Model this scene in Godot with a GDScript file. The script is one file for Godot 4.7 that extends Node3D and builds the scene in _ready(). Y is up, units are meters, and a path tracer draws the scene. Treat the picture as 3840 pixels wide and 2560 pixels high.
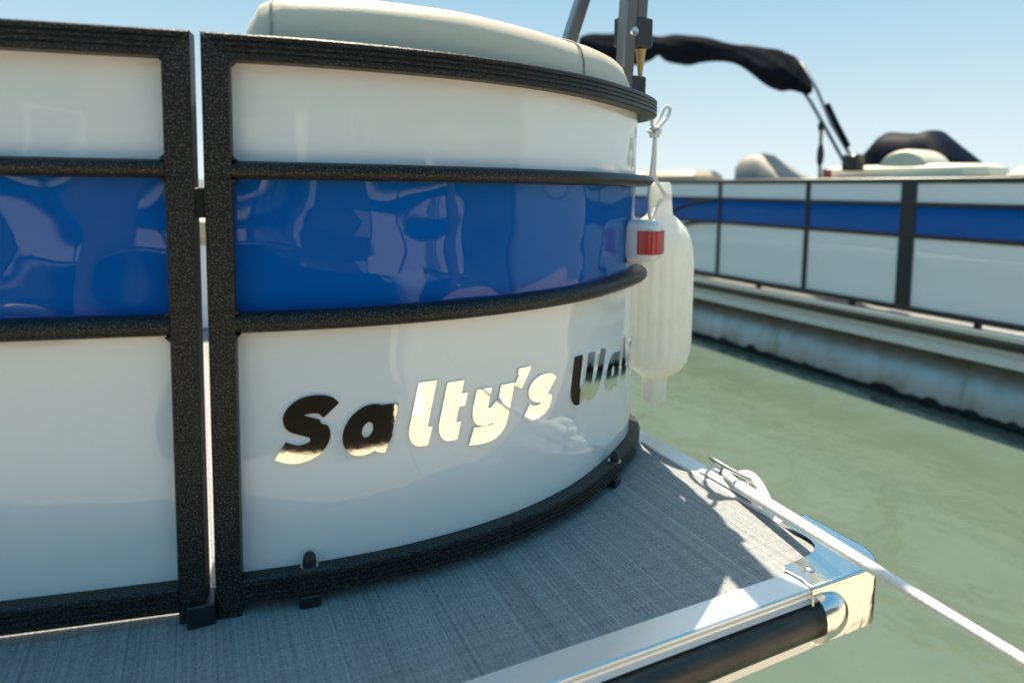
extends Node3D
# A pontoon boat's bow corner at a marina dock, with another pontoon boat across the water.
# World axes: x across the boat, y up with the deck's top at 0, z towards the dock; metres.

const WATER := -0.58
var M := {}
var fp: PackedVector2Array      # plan curve of the fence's outer face (x, z)
var fn: PackedVector2Array      # outward normals
var fs: PackedFloat32Array      # arc length
var used := {}

# ---------------------------------------------------------------- helpers
func lin(r: float, g: float, b: float, a := 1.0) -> Color:
	var c := Color(r, g, b).linear_to_srgb()
	c.a = a
	return c

func mat(called: String, c: Color, rough: float, metal := 0.0, spec := 0.5) -> StandardMaterial3D:
	var m := StandardMaterial3D.new()
	m.resource_name = called
	m.albedo_color = c
	m.roughness = rough
	m.metallic = metal
	m.metallic_specular = spec
	M[called] = m
	return m

func noise(seed_: int, freq: float, kind := FastNoiseLite.TYPE_SIMPLEX_SMOOTH, octaves := 3) -> FastNoiseLite:
	var n := FastNoiseLite.new()
	n.seed = seed_
	n.noise_type = kind
	n.frequency = freq
	n.fractal_octaves = octaves
	return n

func noise_tex(seed_: int, freq: float, size: int, kind := FastNoiseLite.TYPE_SIMPLEX_SMOOTH, octaves := 3) -> ImageTexture:
	var im := noise(seed_, freq, kind, octaves).get_seamless_image(size, size)
	return ImageTexture.create_from_image(im)

func ramp_tex(seed_: int, freq: float, size: int, cols: Array, kind := FastNoiseLite.TYPE_SIMPLEX_SMOOTH, octaves := 3) -> ImageTexture:
	var im := noise(seed_, freq, kind, octaves).get_seamless_image(size, size)
	var d := im.get_data()
	var step: int = d.size() / (size * size)
	var lut := []
	for i in 256:
		var t := i / 255.0 * (cols.size() - 1)
		var k: int = mini(int(t), cols.size() - 2)
		lut.append(cols[k].lerp(cols[k + 1], t - k))
	var out := PackedByteArray()
	out.resize(size * size * 3)
	for i in size * size:
		var c: Color = lut[d[i * step]]
		out[i * 3] = c.r8
		out[i * 3 + 1] = c.g8
		out[i * 3 + 2] = c.b8
	return ImageTexture.create_from_image(Image.create_from_data(size, size, false, Image.FORMAT_RGB8, out))

func tri(m: StandardMaterial3D, sx: float, sy := -1.0, sz := -1.0, world := true) -> void:
	m.uv1_triplanar = true
	m.uv1_world_triplanar = world
	m.uv1_scale = Vector3(sx, sx if sy < 0 else sy, sx if sz < 0 else sz)

func bump(m: StandardMaterial3D, t: Texture2D, scale_cm: float) -> void:
	m.heightmap_enabled = true
	m.heightmap_texture = t
	m.heightmap_scale = scale_cm

func numbered(called: String) -> String:
	if not used.has(called):
		used[called] = 0
		return called
	used[called] += 1
	return "%s_%03d" % [called, used[called]]

func thing(called: String, base: Vector3, label: String, category: String, group := "") -> Node3D:
	var o := Node3D.new()
	o.name = numbered(called)
	add_child(o)
	o.position = base
	tag(o, label, category, group)
	return o

func tag(o: Node, label: String, category := "", group := "", kind := "") -> void:
	if label: o.set_meta("label", label)
	if category: o.set_meta("category", category)
	if group: o.set_meta("group", group)
	if kind: o.set_meta("kind", kind)

func part(called: String, parent: Node3D) -> Node3D:
	var o := Node3D.new()
	o.name = called
	parent.add_child(o, true)
	if parent.get_parent() == self: o.position = -parent.position
	return o

# a mesh in world coordinates, hung under a thing or a part
func mi(called: String, mesh: Mesh, m: Material, parent: Node3D, label := "") -> MeshInstance3D:
	var o := MeshInstance3D.new()
	o.name = called
	o.mesh = mesh
	o.material_override = m
	parent.add_child(o, true)
	if parent != self and parent.get_parent() == self: o.position = -parent.position
	if label: o.set_meta("label", label)
	return o

# surface through rings of equal length; sharp where faces meet at more than `angle`
func loft(rings: Array, close_ring := true, cap := true, angle := 38.0, wrap := false) -> ArrayMesh:
	var n: int = rings[0].size()
	var R: int = rings.size()
	var fj: int = n if close_ring else n - 1
	var fi: int = R if wrap else R - 1
	var nrm := []
	var vol := 0.0
	for i in fi:
		var row := PackedVector3Array()
		var a: PackedVector3Array = rings[i]
		var b: PackedVector3Array = rings[(i + 1) % R]
		var mid := Vector3.ZERO
		for p in a: mid += p
		for p in b: mid += p
		mid /= n * 2.0
		for j in fj:
			var k := (j + 1) % n
			var c := (a[k] - b[j]).cross(b[k] - a[j])
			vol += c.dot((a[j] + a[k] + b[j] + b[k]) * .25 - mid)
			row.append(c.normalized())
		nrm.append(row)
	var flip := vol < 0.0
	var lim := cos(deg_to_rad(angle))
	var V := PackedVector3Array()
	var N := PackedVector3Array()
	var I := PackedInt32Array()
	for i in fi:
		for j in fj:
			var f: Vector3 = nrm[i][j]
			for q in 4:
				var ii: int = i + (1 if q == 2 or q == 3 else 0)
				var jj: int = j + (1 if q == 1 or q == 2 else 0)
				V.append(rings[ii % R][jj % n])
				var s := Vector3.ZERO
				for di in 2:
					var ai: int = ii - 1 + di
					if wrap: ai = (ai + fi) % fi
					elif ai < 0 or ai >= fi: continue
					for dj in 2:
						var aj: int = jj - 1 + dj
						if close_ring: aj = (aj + fj) % fj
						elif aj < 0 or aj >= fj: continue
						var g: Vector3 = nrm[ai][aj]
						if g.dot(f) > lim: s += g
				if s.length() < 1e-6: s = f
				s = s.normalized()
				N.append(-s if flip else s)
			var o := V.size() - 4
			if flip: I.append_array([o, o + 1, o + 2, o, o + 2, o + 3])
			else: I.append_array([o, o + 2, o + 1, o, o + 3, o + 2])
	if cap and not wrap and close_ring:
		for e in 2:
			var r: PackedVector3Array = rings[0 if e == 0 else R - 1]
			var inner: Vector3 = rings[1 if e == 0 else R - 2][0] - r[0]
			var c := Vector3.ZERO
			for p in r: c += p
			c /= n
			var nn := Vector3.ZERO
			for j in n: nn += (r[j] - c).cross(r[(j + 1) % n] - c)
			if nn.length() < 1e-12: continue
			nn = nn.normalized()
			var idx := triangulate(r, nn)
			if nn.dot(inner) > 0.0: nn = -nn
			var o := V.size()
			for p in r:
				V.append(p)
				N.append(nn)
			for t in range(0, idx.size(), 3):
				var a := r[idx[t]]
				var w := (r[idx[t + 1]] - a).cross(r[idx[t + 2]] - a)
				if w.dot(nn) > 0.0: I.append_array([o + idx[t], o + idx[t + 2], o + idx[t + 1]])
				else: I.append_array([o + idx[t], o + idx[t + 1], o + idx[t + 2]])
	return amesh(V, N, I)

func triangulate(r: PackedVector3Array, nn: Vector3) -> PackedInt32Array:
	var u := nn.cross(Vector3.UP if absf(nn.y) < 0.9 else Vector3.RIGHT).normalized()
	var v := nn.cross(u)
	var p2 := PackedVector2Array()
	for p in r: p2.append(Vector2(p.dot(u), p.dot(v)) * 1000.0)
	var idx := Geometry2D.triangulate_polygon(p2)
	if idx.is_empty():
		for j in range(1, r.size() - 1): idx.append_array([0, j, j + 1])
	return idx

func amesh(V: PackedVector3Array, N: PackedVector3Array, I: PackedInt32Array) -> ArrayMesh:
	var a := []
	a.resize(Mesh.ARRAY_MAX)
	a[Mesh.ARRAY_VERTEX] = V
	a[Mesh.ARRAY_NORMAL] = N
	a[Mesh.ARRAY_INDEX] = I
	var m := ArrayMesh.new()
	m.add_surface_from_arrays(Mesh.PRIMITIVE_TRIANGLES, a)
	return m

func join(list: Array) -> ArrayMesh:
	var st := SurfaceTool.new()
	for m in list: st.append_from(m, 0, Transform3D.IDENTITY)
	return st.commit()

# box with chamfered edges between two corners, then placed by t
func cbox(a: Vector3, b: Vector3, c := 0.002, t := Transform3D.IDENTITY) -> ArrayMesh:
	c = minf(c, 0.45 * minf(b.x - a.x, minf(b.y - a.y, b.z - a.z)))
	var rings := []
	for q in [[a.y, c], [a.y + c, 0.0], [b.y - c, 0.0], [b.y, c]]:
		var i: float = q[1]
		var r := PackedVector3Array()
		for p in [[a.x + c + i, a.z + i], [b.x - c - i, a.z + i], [b.x - i, a.z + c + i], [b.x - i, b.z - c - i], [b.x - c - i, b.z - i], [a.x + c + i, b.z - i], [a.x + i, b.z - c - i], [a.x + i, a.z + c + i]]:
			r.append(t * Vector3(p[0], q[0], p[1]))
		rings.append(r)
	return loft(rings)

# tube along points; rad is a number or an array of numbers
func tube(pts: Array, rad, seg := 12, wrap := false, square := false) -> ArrayMesh:
	var rings := []
	var up := Vector3.ZERO
	for i in pts.size():
		var a: Vector3 = pts[(i - 1 + pts.size()) % pts.size()] if wrap else pts[maxi(i - 1, 0)]
		var b: Vector3 = pts[(i + 1) % pts.size()] if wrap else pts[mini(i + 1, pts.size() - 1)]
		var t := (b - a).normalized()
		if up == Vector3.ZERO: up = (Vector3.UP if absf(t.y) < 0.9 else Vector3.FORWARD)
		var s := up.cross(t).normalized()
		up = t.cross(s).normalized()
		var r: float = rad[i] if rad is Array else rad
		var ring := PackedVector3Array()
		if square:
			for q in [[-1, -.75], [-.75, -1], [.75, -1], [1, -.75], [1, .75], [.75, 1], [-.75, 1], [-1, .75]]: ring.append(pts[i] + s * r * q[0] + up * r * q[1])
		else:
			for k in seg:
				var w := TAU * k / seg
				ring.append(pts[i] + (s * cos(w) + up * sin(w)) * r)
		rings.append(ring)
	return loft(rings, true, true, 50.0 if not square else 30.0, wrap)

func lathe(prof: Array, at: Vector3, seg := 24, t := Basis.IDENTITY, angle := 38.0) -> ArrayMesh:
	var rings := []
	for p in prof:
		var ring := PackedVector3Array()
		for k in seg:
			var w := TAU * k / seg
			ring.append(at + t * Vector3(cos(w) * p[0], p[1], sin(w) * p[0]))
		rings.append(ring)
	return loft(rings, true, true, angle)

func smooth(p: Array, per := 8) -> Array:
	var out := []
	for i in p.size() - 1:
		var p0 = p[i - 1] if i > 0 else p[0] * 2 - p[1]
		var p3 = p[i + 2] if i + 2 < p.size() else p[i + 1] * 2 - p[i]
		for k in per:
			var t := float(k) / per
			out.append(0.5 * (p[i] * 2 + (p[i + 1] - p0) * t + (p0 * 2 - p[i] * 5 + p[i + 1] * 4 - p3) * t * t + (p[i] * 3 - p0 - p[i + 1] * 3 + p3) * t * t * t))
	out.append(p[-1])
	return out

# ---------------------------------------------------------------- the fence's plan
func plan(cp: Array) -> void:
	var pts := smooth(cp, 24)
	fp = PackedVector2Array(pts)
	fn = PackedVector2Array()
	fs = PackedFloat32Array()
	var s := 0.0
	for i in pts.size():
		if i: s += pts[i].distance_to(pts[i - 1])
		fs.append(s)
		var t: Vector2 = (pts[mini(i + 1, pts.size() - 1)] - pts[maxi(i - 1, 0)]).normalized()
		fn.append(Vector2(-t.y, t.x))
	if fn[0].y < 0:
		for i in fn.size(): fn[i] = -fn[i]

func at_s(s: float) -> Array:
	var i := clampi(fs.bsearch(s) - 1, 0, fs.size() - 2)
	var t := (s - fs[i]) / (fs[i + 1] - fs[i])
	return [fp[i].lerp(fp[i + 1], t), fn[i].lerp(fn[i + 1], t).normalized()]

func F(s: float, off: float, y: float) -> Vector3:
	var q := at_s(s)
	var p: Vector2 = q[0] + q[1] * off
	return Vector3(p.x, y, p.y)

# extrude a profile of [offset, y] along the fence curve; m0, m1: mitres (how far the end runs on per metre below top)
func rail(s0: float, s1: float, prof: Array, m0 := 0.0, m1 := 0.0, ytop := 0.0, flare := 0.0) -> ArrayMesh:
	var n := maxi(2, int((s1 - s0) / 0.012))
	var rings := []
	for i in n + 1:
		var ring := PackedVector3Array()
		for p in prof:
			var a: float = s0 + m0 * (ytop - p[1])
			var b: float = s1 - m1 * (ytop - p[1])
			var s := lerpf(a, b, float(i) / n)
			ring.append(F(s, p[0] + flare * smoothstep(0.45, 0.95, s), p[1]))
		rings.append(ring)
	return loft(rings, true, true, 30.0)

func grooved(y0: float, y1: float, depth: float) -> Array:
	var pr := [[-depth, y0 + .002], [-depth + .002, y0], [-.002, y0], [0.0, y0 + .002]]
	var h := (y1 - y0 - .004) / 4.0
	for k in range(1, 4):
		var y := y0 + .002 + h * k
		pr.append_array([[0.0, y - .0016], [-.0022, y - .0008], [-.0022, y + .0008], [0.0, y + .0016]])
	pr.append_array([[0.0, y1 - .002], [-.002, y1], [-depth + .002, y1], [-depth, y1 - .002]])
	return pr

func bullnose(y0: float, y1: float) -> Array:
	var pr := [[-.030, y0], [-.022, y0]]
	var c := (y0 + y1) / 2
	for k in 11:
		var w := -PI / 2 + PI * k / 10
		pr.append([-.014 + .014 * cos(w), c + (y1 - y0) / 2 * sin(w)])
	pr.append_array([[-.022, y1], [-.030, y1]])
	return pr

# a skin sheet, a little wavy as thin sheet metal is
func skin(s0: float, s1: float, y0: float, y1: float, off: float, wave: float, seed_: int) -> ArrayMesh:
	var nz := noise(seed_, 1.0, FastNoiseLite.TYPE_SIMPLEX_SMOOTH, 2)
	var ns := int((s1 - s0) / 0.012) + 1
	var ny := int((y1 - y0) / 0.016) + 1
	var rings := []
	for i in ns + 1:
		var s := lerpf(s0, s1, float(i) / ns)
		var ring := PackedVector3Array()
		for j in ny + 1:
			var y := lerpf(y0, y1, float(j) / ny)
			ring.append(F(s, off + wave * nz.get_noise_2d(s * 5.0, y * 7.0), y))
		ring.append(F(s, off - .004, y1))
		ring.append(F(s, off - .004, y0))
		rings.append(ring)
	return loft(rings, true, true, 30.0)

func post(s0: float, s1: float, y0: float, y1: float, depth: float, cut := 0) -> ArrayMesh:
	var c := .0022
	var q := [[s0 + c, 0.0], [s1 - c, 0.0], [s1, -c], [s1, -depth + c], [s1 - c, -depth], [s0 + c, -depth], [s0, -depth + c], [s0, -c]]
	var rings := []
	for y in [y0, y0 + .3, y1]:
		var ring := PackedVector3Array()
		for p in q:
			var yy: float = y
			if y == y1 and cut > 0: yy = y1 - (p[0] - s0)
			if y == y1 and cut < 0: yy = y1 - (s1 - p[0])
			ring.append(F(p[0], p[1], yy))
		rings.append(ring)
	return loft(rings, true, true, 30.0)

func gusset(s: float, y: float, ds: float, dy: float) -> ArrayMesh:
	var rings := []
	for o in [-.023, -.0015]:
		rings.append(PackedVector3Array([F(s, o, y), F(s + ds, o, y), F(s, o, y + dy)]))
	return loft(rings)

const Y := [0.7517, 0.7197, 0.5972, 0.5737, 0.4027, 0.3764, 0.048, 0.0152]

# a framed section of fence: post, rails, skins; the sheets and tubes are the part's sub-parts
func fence_section(p: Node3D, s0: float, s1: float, w: float, flare: float, seed_: int, both: bool) -> void:
	mi("post", post(s0, s0 + w, 0.0, Y[0], .032, 1), M.coat, p)
	mi("post", post(s1 - w, s1, 0.0, Y[0], .032, -1), M.coat, p)
	mi("top_rail", rail(s0 + .0006, s1 - .0006, grooved(Y[1], Y[0], .032), 1, 1, Y[0], flare), M.coat, p)
	mi("middle_rail", rail(s0 + w - .001, s1 - w, bullnose(Y[3], Y[2]), 0, 0, 0, flare * .8), M.coat, p)
	mi("middle_rail", rail(s0 + w - .001, s1 - w, bullnose(Y[5], Y[4]), 0, 0, 0, flare * .4), M.coat, p)
	mi("bottom_rail", rail(s0 + w - .001, s1 - w, grooved(Y[7], Y[6], .032)), M.coat, p)
	mi("skin_panel", skin(s0 + w - .002, s1 - w, Y[2] - .006, Y[1] + .004, -.0235, .0009, seed_), M.white_skin, p, "white upper skin panel")
	mi("skin_panel", skin(s0 + w - .002, s1 - w, Y[4] - .006, Y[3] + .006, -.0235, .0016, seed_ + 1), M.blue_skin, p, "glossy blue middle band")
	mi("skin_panel", skin(s0 + w - .002, s1 - w, Y[6] - .006, Y[5] + .006, -.0235, .0009, seed_ + 2), M.white_skin, p, "white lower skin panel")
	var g := .0065
	for e in [[Y[1], -g], [Y[2], g], [Y[3], -g], [Y[4], g], [Y[5], -g]]:
		if not both: mi("corner_gusset", gusset(s0 + w - .0005, e[0] - signf(e[1]) * -.0005, g, e[1]), M.coat, p)
		else: mi("corner_gusset", gusset(s1 - w + .0005, e[0], -g, e[1]), M.coat, p)

func cap_nut(at: Vector3, p: Node3D) -> void:
	mi("washer", lathe([[.0005, 0], [.0125, 0], [.0125, .0016], [.0005, .0016]], at, 24), M.steel, p)
	mi("cap_nut", lathe([[.009, .0016], [.009, .0085], [.0085, .0125], [.0068, .017], [.004, .0198], [.0005, .0208]], at, 20), M.black_plastic, p)

# ---------------------------------------------------------------- lettering
# pen strokes in millimetres above the baseline; [half width, points]
func glyph(c: String) -> Array:
	match c:
		"S": return [[11.0, smooth([Vector2(60, 68), Vector2(50, 76), Vector2(35, 79), Vector2(19, 76), Vector2(11.5, 66), Vector2(16, 55), Vector2(30, 49), Vector2(45, 43), Vector2(53, 32), Vector2(50, 19), Vector2(38, 11.5), Vector2(22, 10.5), Vector2(4, 17)], 5)]]
		"a":
			var ring := []
			for k in 25: ring.append(Vector2(31 + 20.5 * cos(TAU * k / 24), 34 + 24 * sin(TAU * k / 24)))
			return [[11.0, ring], [11.0, [Vector2(55, 68), Vector2(55, 22), Vector2(58, 11), Vector2(66, 9)]]]
		"l": return [[12.0, smooth([Vector2(12, 94), Vector2(12, 45), Vector2(12.5, 24), Vector2(19, 12.5), Vector2(33, 11)], 5)]]
		"t": return [[11.8, smooth([Vector2(12, 88), Vector2(12, 45), Vector2(12.5, 24), Vector2(19, 12), Vector2(34, 11)], 5)], [8.0, [Vector2(12, 58), Vector2(36, 58)]]]
		"y": return [[11.5, smooth([Vector2(12, 69), Vector2(11.5, 42), Vector2(15, 28), Vector2(27, 22.5), Vector2(40, 27), Vector2(50, 38)], 5)], [11.5, smooth([Vector2(56, 69), Vector2(55, 25), Vector2(53, 5), Vector2(42, -4), Vector2(24, -5), Vector2(5, -3)], 5)]]
		"'": return [[11.0, [Vector2(14, 90), Vector2(14, 80)]], [7.5, [Vector2(16, 82), Vector2(6, 60)]]]
		"s": return [[9.8, smooth([Vector2(57.2, 50), Vector2(46.2, 57), Vector2(30.8, 59), Vector2(16.0, 55), Vector2(13.2, 46), Vector2(24.2, 38), Vector2(39.6, 33), Vector2(47.9, 24), Vector2(44.0, 14), Vector2(30.8, 9.5), Vector2(15.4, 10), Vector2(3.3, 15)], 5)]]
		"W": return [[12.0, smooth([Vector2(12, 88), Vector2(13, 50), Vector2(16, 24), Vector2(26, 12.5), Vector2(40, 15), Vector2(54, 30)], 5)], [12.0, [Vector2(59, 88), Vector2(58, 22)]], [12.0, smooth([Vector2(58, 40), Vector2(62, 22), Vector2(72, 12.5), Vector2(88, 17), Vector2(101, 38), Vector2(108, 88)], 5)]]
		"e":
			var arc := []
			for k in 22: arc.append(Vector2(31 + 21 * cos(TAU * k / 26 + .1), 34 + 24 * sin(TAU * k / 26 + .1)))
			return [[10.5, arc], [8.0, [Vector2(12, 36), Vector2(52, 36)]]]
	return []

func glyph_dist(strokes: Array, p: Vector2) -> float:
	var best := 1e9
	for st in strokes:
		var L: Array = st[1]
		var hw: float = st[0] + 1.9
		var d := 1e9
		for i in L.size() - 1:
			var a: Vector2 = L[i]
			var e: Vector2 = L[i + 1] - a
			d = minf(d, p.distance_to(a + e * clampf((p - a).dot(e) / e.length_squared(), 0, 1)))
		d -= hw
		var first: Vector2 = L[0]
		var last: Vector2 = L[-1]
		if first.distance_to(last) > 1.0:
			if p.distance_to(first) < hw * 1.5: d = maxf(d, (first - p).dot((L[1] - first).normalized()))
			if p.distance_to(last) < hw * 1.5: d = maxf(d, (p - last).dot((last - L[-2]).normalized()))
		best = minf(best, d)
	return best

func letter(c: String, s_at: float, panel_s: PackedFloat32Array) -> ArrayMesh:
	var strokes := glyph(c)
	var lo := Vector2(1e9, 1e9)
	var hi := -lo
	for st in strokes:
		for q in st[1]:
			lo = lo.min(q - Vector2.ONE * (st[0] + 2))
			hi = hi.max(q + Vector2.ONE * (st[0] + 2))
	var cell := 1.25
	var nx := int((hi.x - lo.x) / cell) + 1
	var ny := int((hi.y - lo.y) / cell) + 1
	var D := PackedFloat32Array()
	for j in ny + 1:
		for i in nx + 1: D.append(glyph_dist(strokes, lo + Vector2(i, j) * cell))
	var V := PackedVector3Array()
	var N := PackedVector3Array()
	var I := PackedInt32Array()
	var put := func(q: Vector2, off: float) -> Array:
		var ps := s_at + (q.x + 0.21 * q.y) * 0.001
		var k := clampi(panel_s.bsearch(ps) - 1, 0, panel_s.size() - 2)
		var t := (ps - panel_s[k]) / (panel_s[k + 1] - panel_s[k])
		var n2 := fn[k].lerp(fn[k + 1], t).normalized()
		var p2 := fp[k].lerp(fp[k + 1], t) + n2 * (-.0235 + off)
		var y := 0.1955 - 0.013 * smoothstep(.5, .76, ps) + q.y * 0.00098
		var tang := Vector2(-n2.y, n2.x)
		if tang.x < 0 and n2.y > 0.3: tang = -tang
		if tang.y > 0 and n2.y <= 0.3: tang = -tang
		return [Vector3(p2.x, y, p2.y), Vector3(n2.x, 0, n2.y), Vector3(tang.x, 0, tang.y)]
	for j in ny:
		for i in nx:
			var cx := [Vector2(i, j), Vector2(i + 1, j), Vector2(i + 1, j + 1), Vector2(i, j + 1)]
			var dv := [D[j * (nx + 1) + i], D[j * (nx + 1) + i + 1], D[(j + 1) * (nx + 1) + i + 1], D[(j + 1) * (nx + 1) + i]]
			if dv.min() > 0: continue
			var poly := []
			var cut := []
			for k in 4:
				var l := (k + 1) % 4
				if dv[k] <= 0: poly.append(lo + cx[k] * cell)
				if (dv[k] <= 0) != (dv[l] <= 0):
					var q: Vector2 = lo + cx[k].lerp(cx[l], dv[k] / (dv[k] - dv[l])) * cell
					poly.append(q)
					cut.append([q, dv[k] <= 0])
			var o := V.size()
			for q in poly:
				var w: Array = put.call(q, .003)
				V.append(w[0])
				N.append(w[1])
			for k in range(1, poly.size() - 1): I.append_array([o, o + k + 1, o + k])
			if cut.size() == 2:
				var a: Vector2 = cut[0][0]
				var b: Vector2 = cut[1][0]
				if not cut[0][1]:
					a = cut[1][0]
					b = cut[0][0]
				var wa: Array = put.call(a, .003)
				var wb: Array = put.call(b, .003)
				var wc: Array = put.call(a, -.001)
				var wd: Array = put.call(b, -.001)
				var e := b - a
				var nn: Vector3 = (wa[2] * e.y + Vector3.UP * -e.x).normalized()
				var mid: Vector2 = (a + b) / 2 + Vector2(e.y, -e.x).normalized() * .3
				if glyph_dist(strokes, mid) < 0: nn = -nn
				o = V.size()
				V.append_array([wa[0], wb[0], wd[0], wc[0]])
				for k in 4: N.append(nn)
				if (wb[0] - wa[0]).cross(wd[0] - wa[0]).dot(nn) > 0: I.append_array([o, o + 2, o + 1, o, o + 3, o + 2])
				else: I.append_array([o, o + 1, o + 2, o, o + 2, o + 3])
	return amesh(V, N, I)

# ---------------------------------------------------------------- materials
func weave_texture() -> ImageTexture:
	var w := 2048
	var h := 1024
	var rng := RandomNumberGenerator.new()
	rng.seed = 11
	var n1 := noise(3, .012, FastNoiseLite.TYPE_SIMPLEX_SMOOTH, 3)
	var colv := PackedFloat32Array()
	for x in w / 2:
		var v := 0.5 + 0.06 * n1.get_noise_1d(x * 2.0) + rng.randf_range(-.12, .12)
		if rng.randf() < .05: v -= rng.randf_range(.12, .26)
		if rng.randf() < .05: v += rng.randf_range(.12, .28)
		colv.append(v)
	var rowv := PackedFloat32Array()
	for y in h / 2: rowv.append(rng.randf_range(-.06, .06))
	var out := PackedByteArray()
	out.resize(w * h * 3)
	var rnd := PackedFloat32Array()
	for k in 65536: rnd.append(rng.randf() - .5)
	for y in h:
		for x in w:
			var cx := x / 2
			var cy := y / 2
			var v: float = colv[cx]
			var over := (cx + cy) % 2 == 0
			v += (.10 if over else -.10) + rowv[cy]
			v += rnd[(cx * 131 + cy * 7919) & 65535] * .42
			v = clampf(v, 0.0, 1.0)
			var g := 0.34 + 0.40 * v
			var i := (y * w + x) * 3
			out[i] = int(g * 250)
			out[i + 1] = int(g * 253)
			out[i + 2] = int(g * 252)
	return ImageTexture.create_from_image(Image.create_from_data(w, h, false, Image.FORMAT_RGB8, out))

func materials() -> void:
	var grit := noise_tex(5, .16, 512, FastNoiseLite.TYPE_SIMPLEX_SMOOTH, 2)
	var m := mat("coat", Color.WHITE, .38, 0.0, .36)
	m.albedo_texture = ramp_tex(6, .12, 512, [lin(.004, .004, .004), lin(.004, .0038, .0036), lin(.005, .0048, .0045), lin(.011, .010, .0085), lin(.11, .10, .082), lin(.20, .18, .145)], FastNoiseLite.TYPE_SIMPLEX_SMOOTH, 1)
	tri(m, 6.0)
	bump(m, grit, .06)
	m = mat("white_skin", lin(.80, .805, .78), .3, 0.0, .2)
	m.clearcoat_enabled = true
	m.clearcoat = 1.0
	m.clearcoat_roughness = .02
	m = mat("blue_skin", lin(.0, .092, .37), .35, 0.0, .1)
	m.clearcoat_enabled = true
	m.clearcoat = .8
	m.clearcoat_roughness = .015
	m.clearcoat_texture = ramp_tex(41, .06, 512, [lin(.45, .45, .45), lin(.9, .9, .9), lin(1, 1, 1), lin(1, 1, 1)], FastNoiseLite.TYPE_SIMPLEX_SMOOTH, 3)
	tri(m, 6.0)
	m = mat("mirror_gold", lin(.92, .90, .84), .035, 1.0)
	bump(m, noise_tex(12, .03, 256), .0015)
	tri(m, 8.0)
	mat("steel", lin(.62, .62, .6), .22, 1.0)
	m = mat("chrome", lin(.80, .80, .78), .18, 1.0)
	bump(m, noise_tex(14, .02, 256), .06)
	tri(m, 6.0)
	m = mat("aluminium", lin(.74, .75, .75), .38, .85)
	bump(m, noise_tex(15, .05, 256), .004)
	tri(m, 3.0, 3.0, 3.0)
	mat("black_plastic", lin(.012, .012, .012), .32)
	m = mat("rubber", Color.WHITE, .42)
	m.albedo_texture = ramp_tex(16, .02, 512, [lin(.012, .012, .012), lin(.026, .025, .021), lin(.07, .064, .05)], FastNoiseLite.TYPE_SIMPLEX_SMOOTH, 4)
	tri(m, 1.2, 8.0, 8.0)
	m = mat("vinyl_floor", Color.WHITE, .75)
	var weave := weave_texture()
	m.albedo_texture = weave
	tri(m, 1.0 / 1.25, 1.0 / 1.25, 1.0 / .7)
	bump(m, weave, .03)
	m = mat("cushion", lin(.67, .575, .435), .5)
	bump(m, noise_tex(18, .09, 512), .02)
	tri(m, 5.0)
	m = mat("tan_cushion", lin(.46, .37, .26), .55)
	bump(m, noise_tex(19, .09, 512), .02)
	tri(m, 5.0)
	m = mat("fender_vinyl", Color.WHITE, .35)
	m.albedo_texture = ramp_tex(42, .02, 256, [lin(.80, .79, .755), lin(.87, .87, .84), lin(.89, .89, .865), lin(.89, .89, .87)], FastNoiseLite.TYPE_SIMPLEX_SMOOTH, 4)
	tri(m, 3.0)
	m.backlight_enabled = true
	m.backlight = lin(.82, .815, .77)
	m = mat("rope", Color.WHITE, .85)
	m.albedo_texture = ramp_tex(21, .08, 256, [lin(.60, .58, .51), lin(.80, .79, .74), lin(.85, .84, .80)])
	tri(m, 12.0)
	bump(m, noise_tex(22, .12, 256, FastNoiseLite.TYPE_CELLULAR, 1), .05)
	mat("lamp_housing", lin(.76, .76, .74), .3)
	m = mat("red_lens", lin(.45, .005, .004), .08)
	m.clearcoat_enabled = true
	m.clearcoat = 1.0
	mat("tube_grey", lin(.22, .22, .22), .3, .7)
	m = mat("canvas", Color.WHITE, .85, 0.0, .1)
	m.albedo_texture = ramp_tex(24, .02, 256, [lin(.004, .005, .008), lin(.008, .010, .014), lin(.013, .015, .020)])
	tri(m, 1.5)
	bump(m, noise_tex(25, .02, 256), .1)
	m = mat("navy_cover", lin(.002, .005, .015), .6, 0.0, .2)
	bump(m, noise_tex(26, .01, 256), .3)
	tri(m, 1.2)
	m = mat("pontoon_metal", Color.WHITE, .42, .5)
	m.albedo_texture = ramp_tex(27, .012, 512, [lin(.36, .31, .24), lin(.48, .45, .39), lin(.56, .555, .53), lin(.54, .57, .60)], FastNoiseLite.TYPE_SIMPLEX_SMOOTH, 3)
	tri(m, .9, .5, .8)
	m = mat("growth", Color.WHITE, .7)
	m.albedo_texture = ramp_tex(29, .03, 256, [lin(.004, .006, .004), lin(.014, .02, .012)])
	tri(m, 2.0)
	mat("white_gel", lin(.68, .69, .66), .25)
	mat("dark_frame", lin(.018, .02, .022), .4)
	m = mat("water", Color.WHITE, .06, 0.0, .5)
	m.albedo_texture = ramp_tex(31, .006, 512, [lin(.088, .118, .086), lin(.093, .124, .091), lin(.098, .129, .096)])
	tri(m, .8)
	bump(m, noise_tex(32, .012, 512, FastNoiseLite.TYPE_SIMPLEX_SMOOTH, 3), .4)
	m = mat("plank", Color.WHITE, .8)
	m.albedo_texture = ramp_tex(33, .02, 512, [lin(.34, .285, .21), lin(.48, .41, .315), lin(.56, .49, .385)], FastNoiseLite.TYPE_SIMPLEX_SMOOTH, 4)
	tri(m, .5, 3.0, 5.0)
	m = mat("piling", Color.WHITE, .85)
	m.albedo_texture = ramp_tex(34, .03, 256, [lin(.10, .075, .05), lin(.22, .17, .12)])
	tri(m, 4.0, .6, 4.0)
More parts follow.
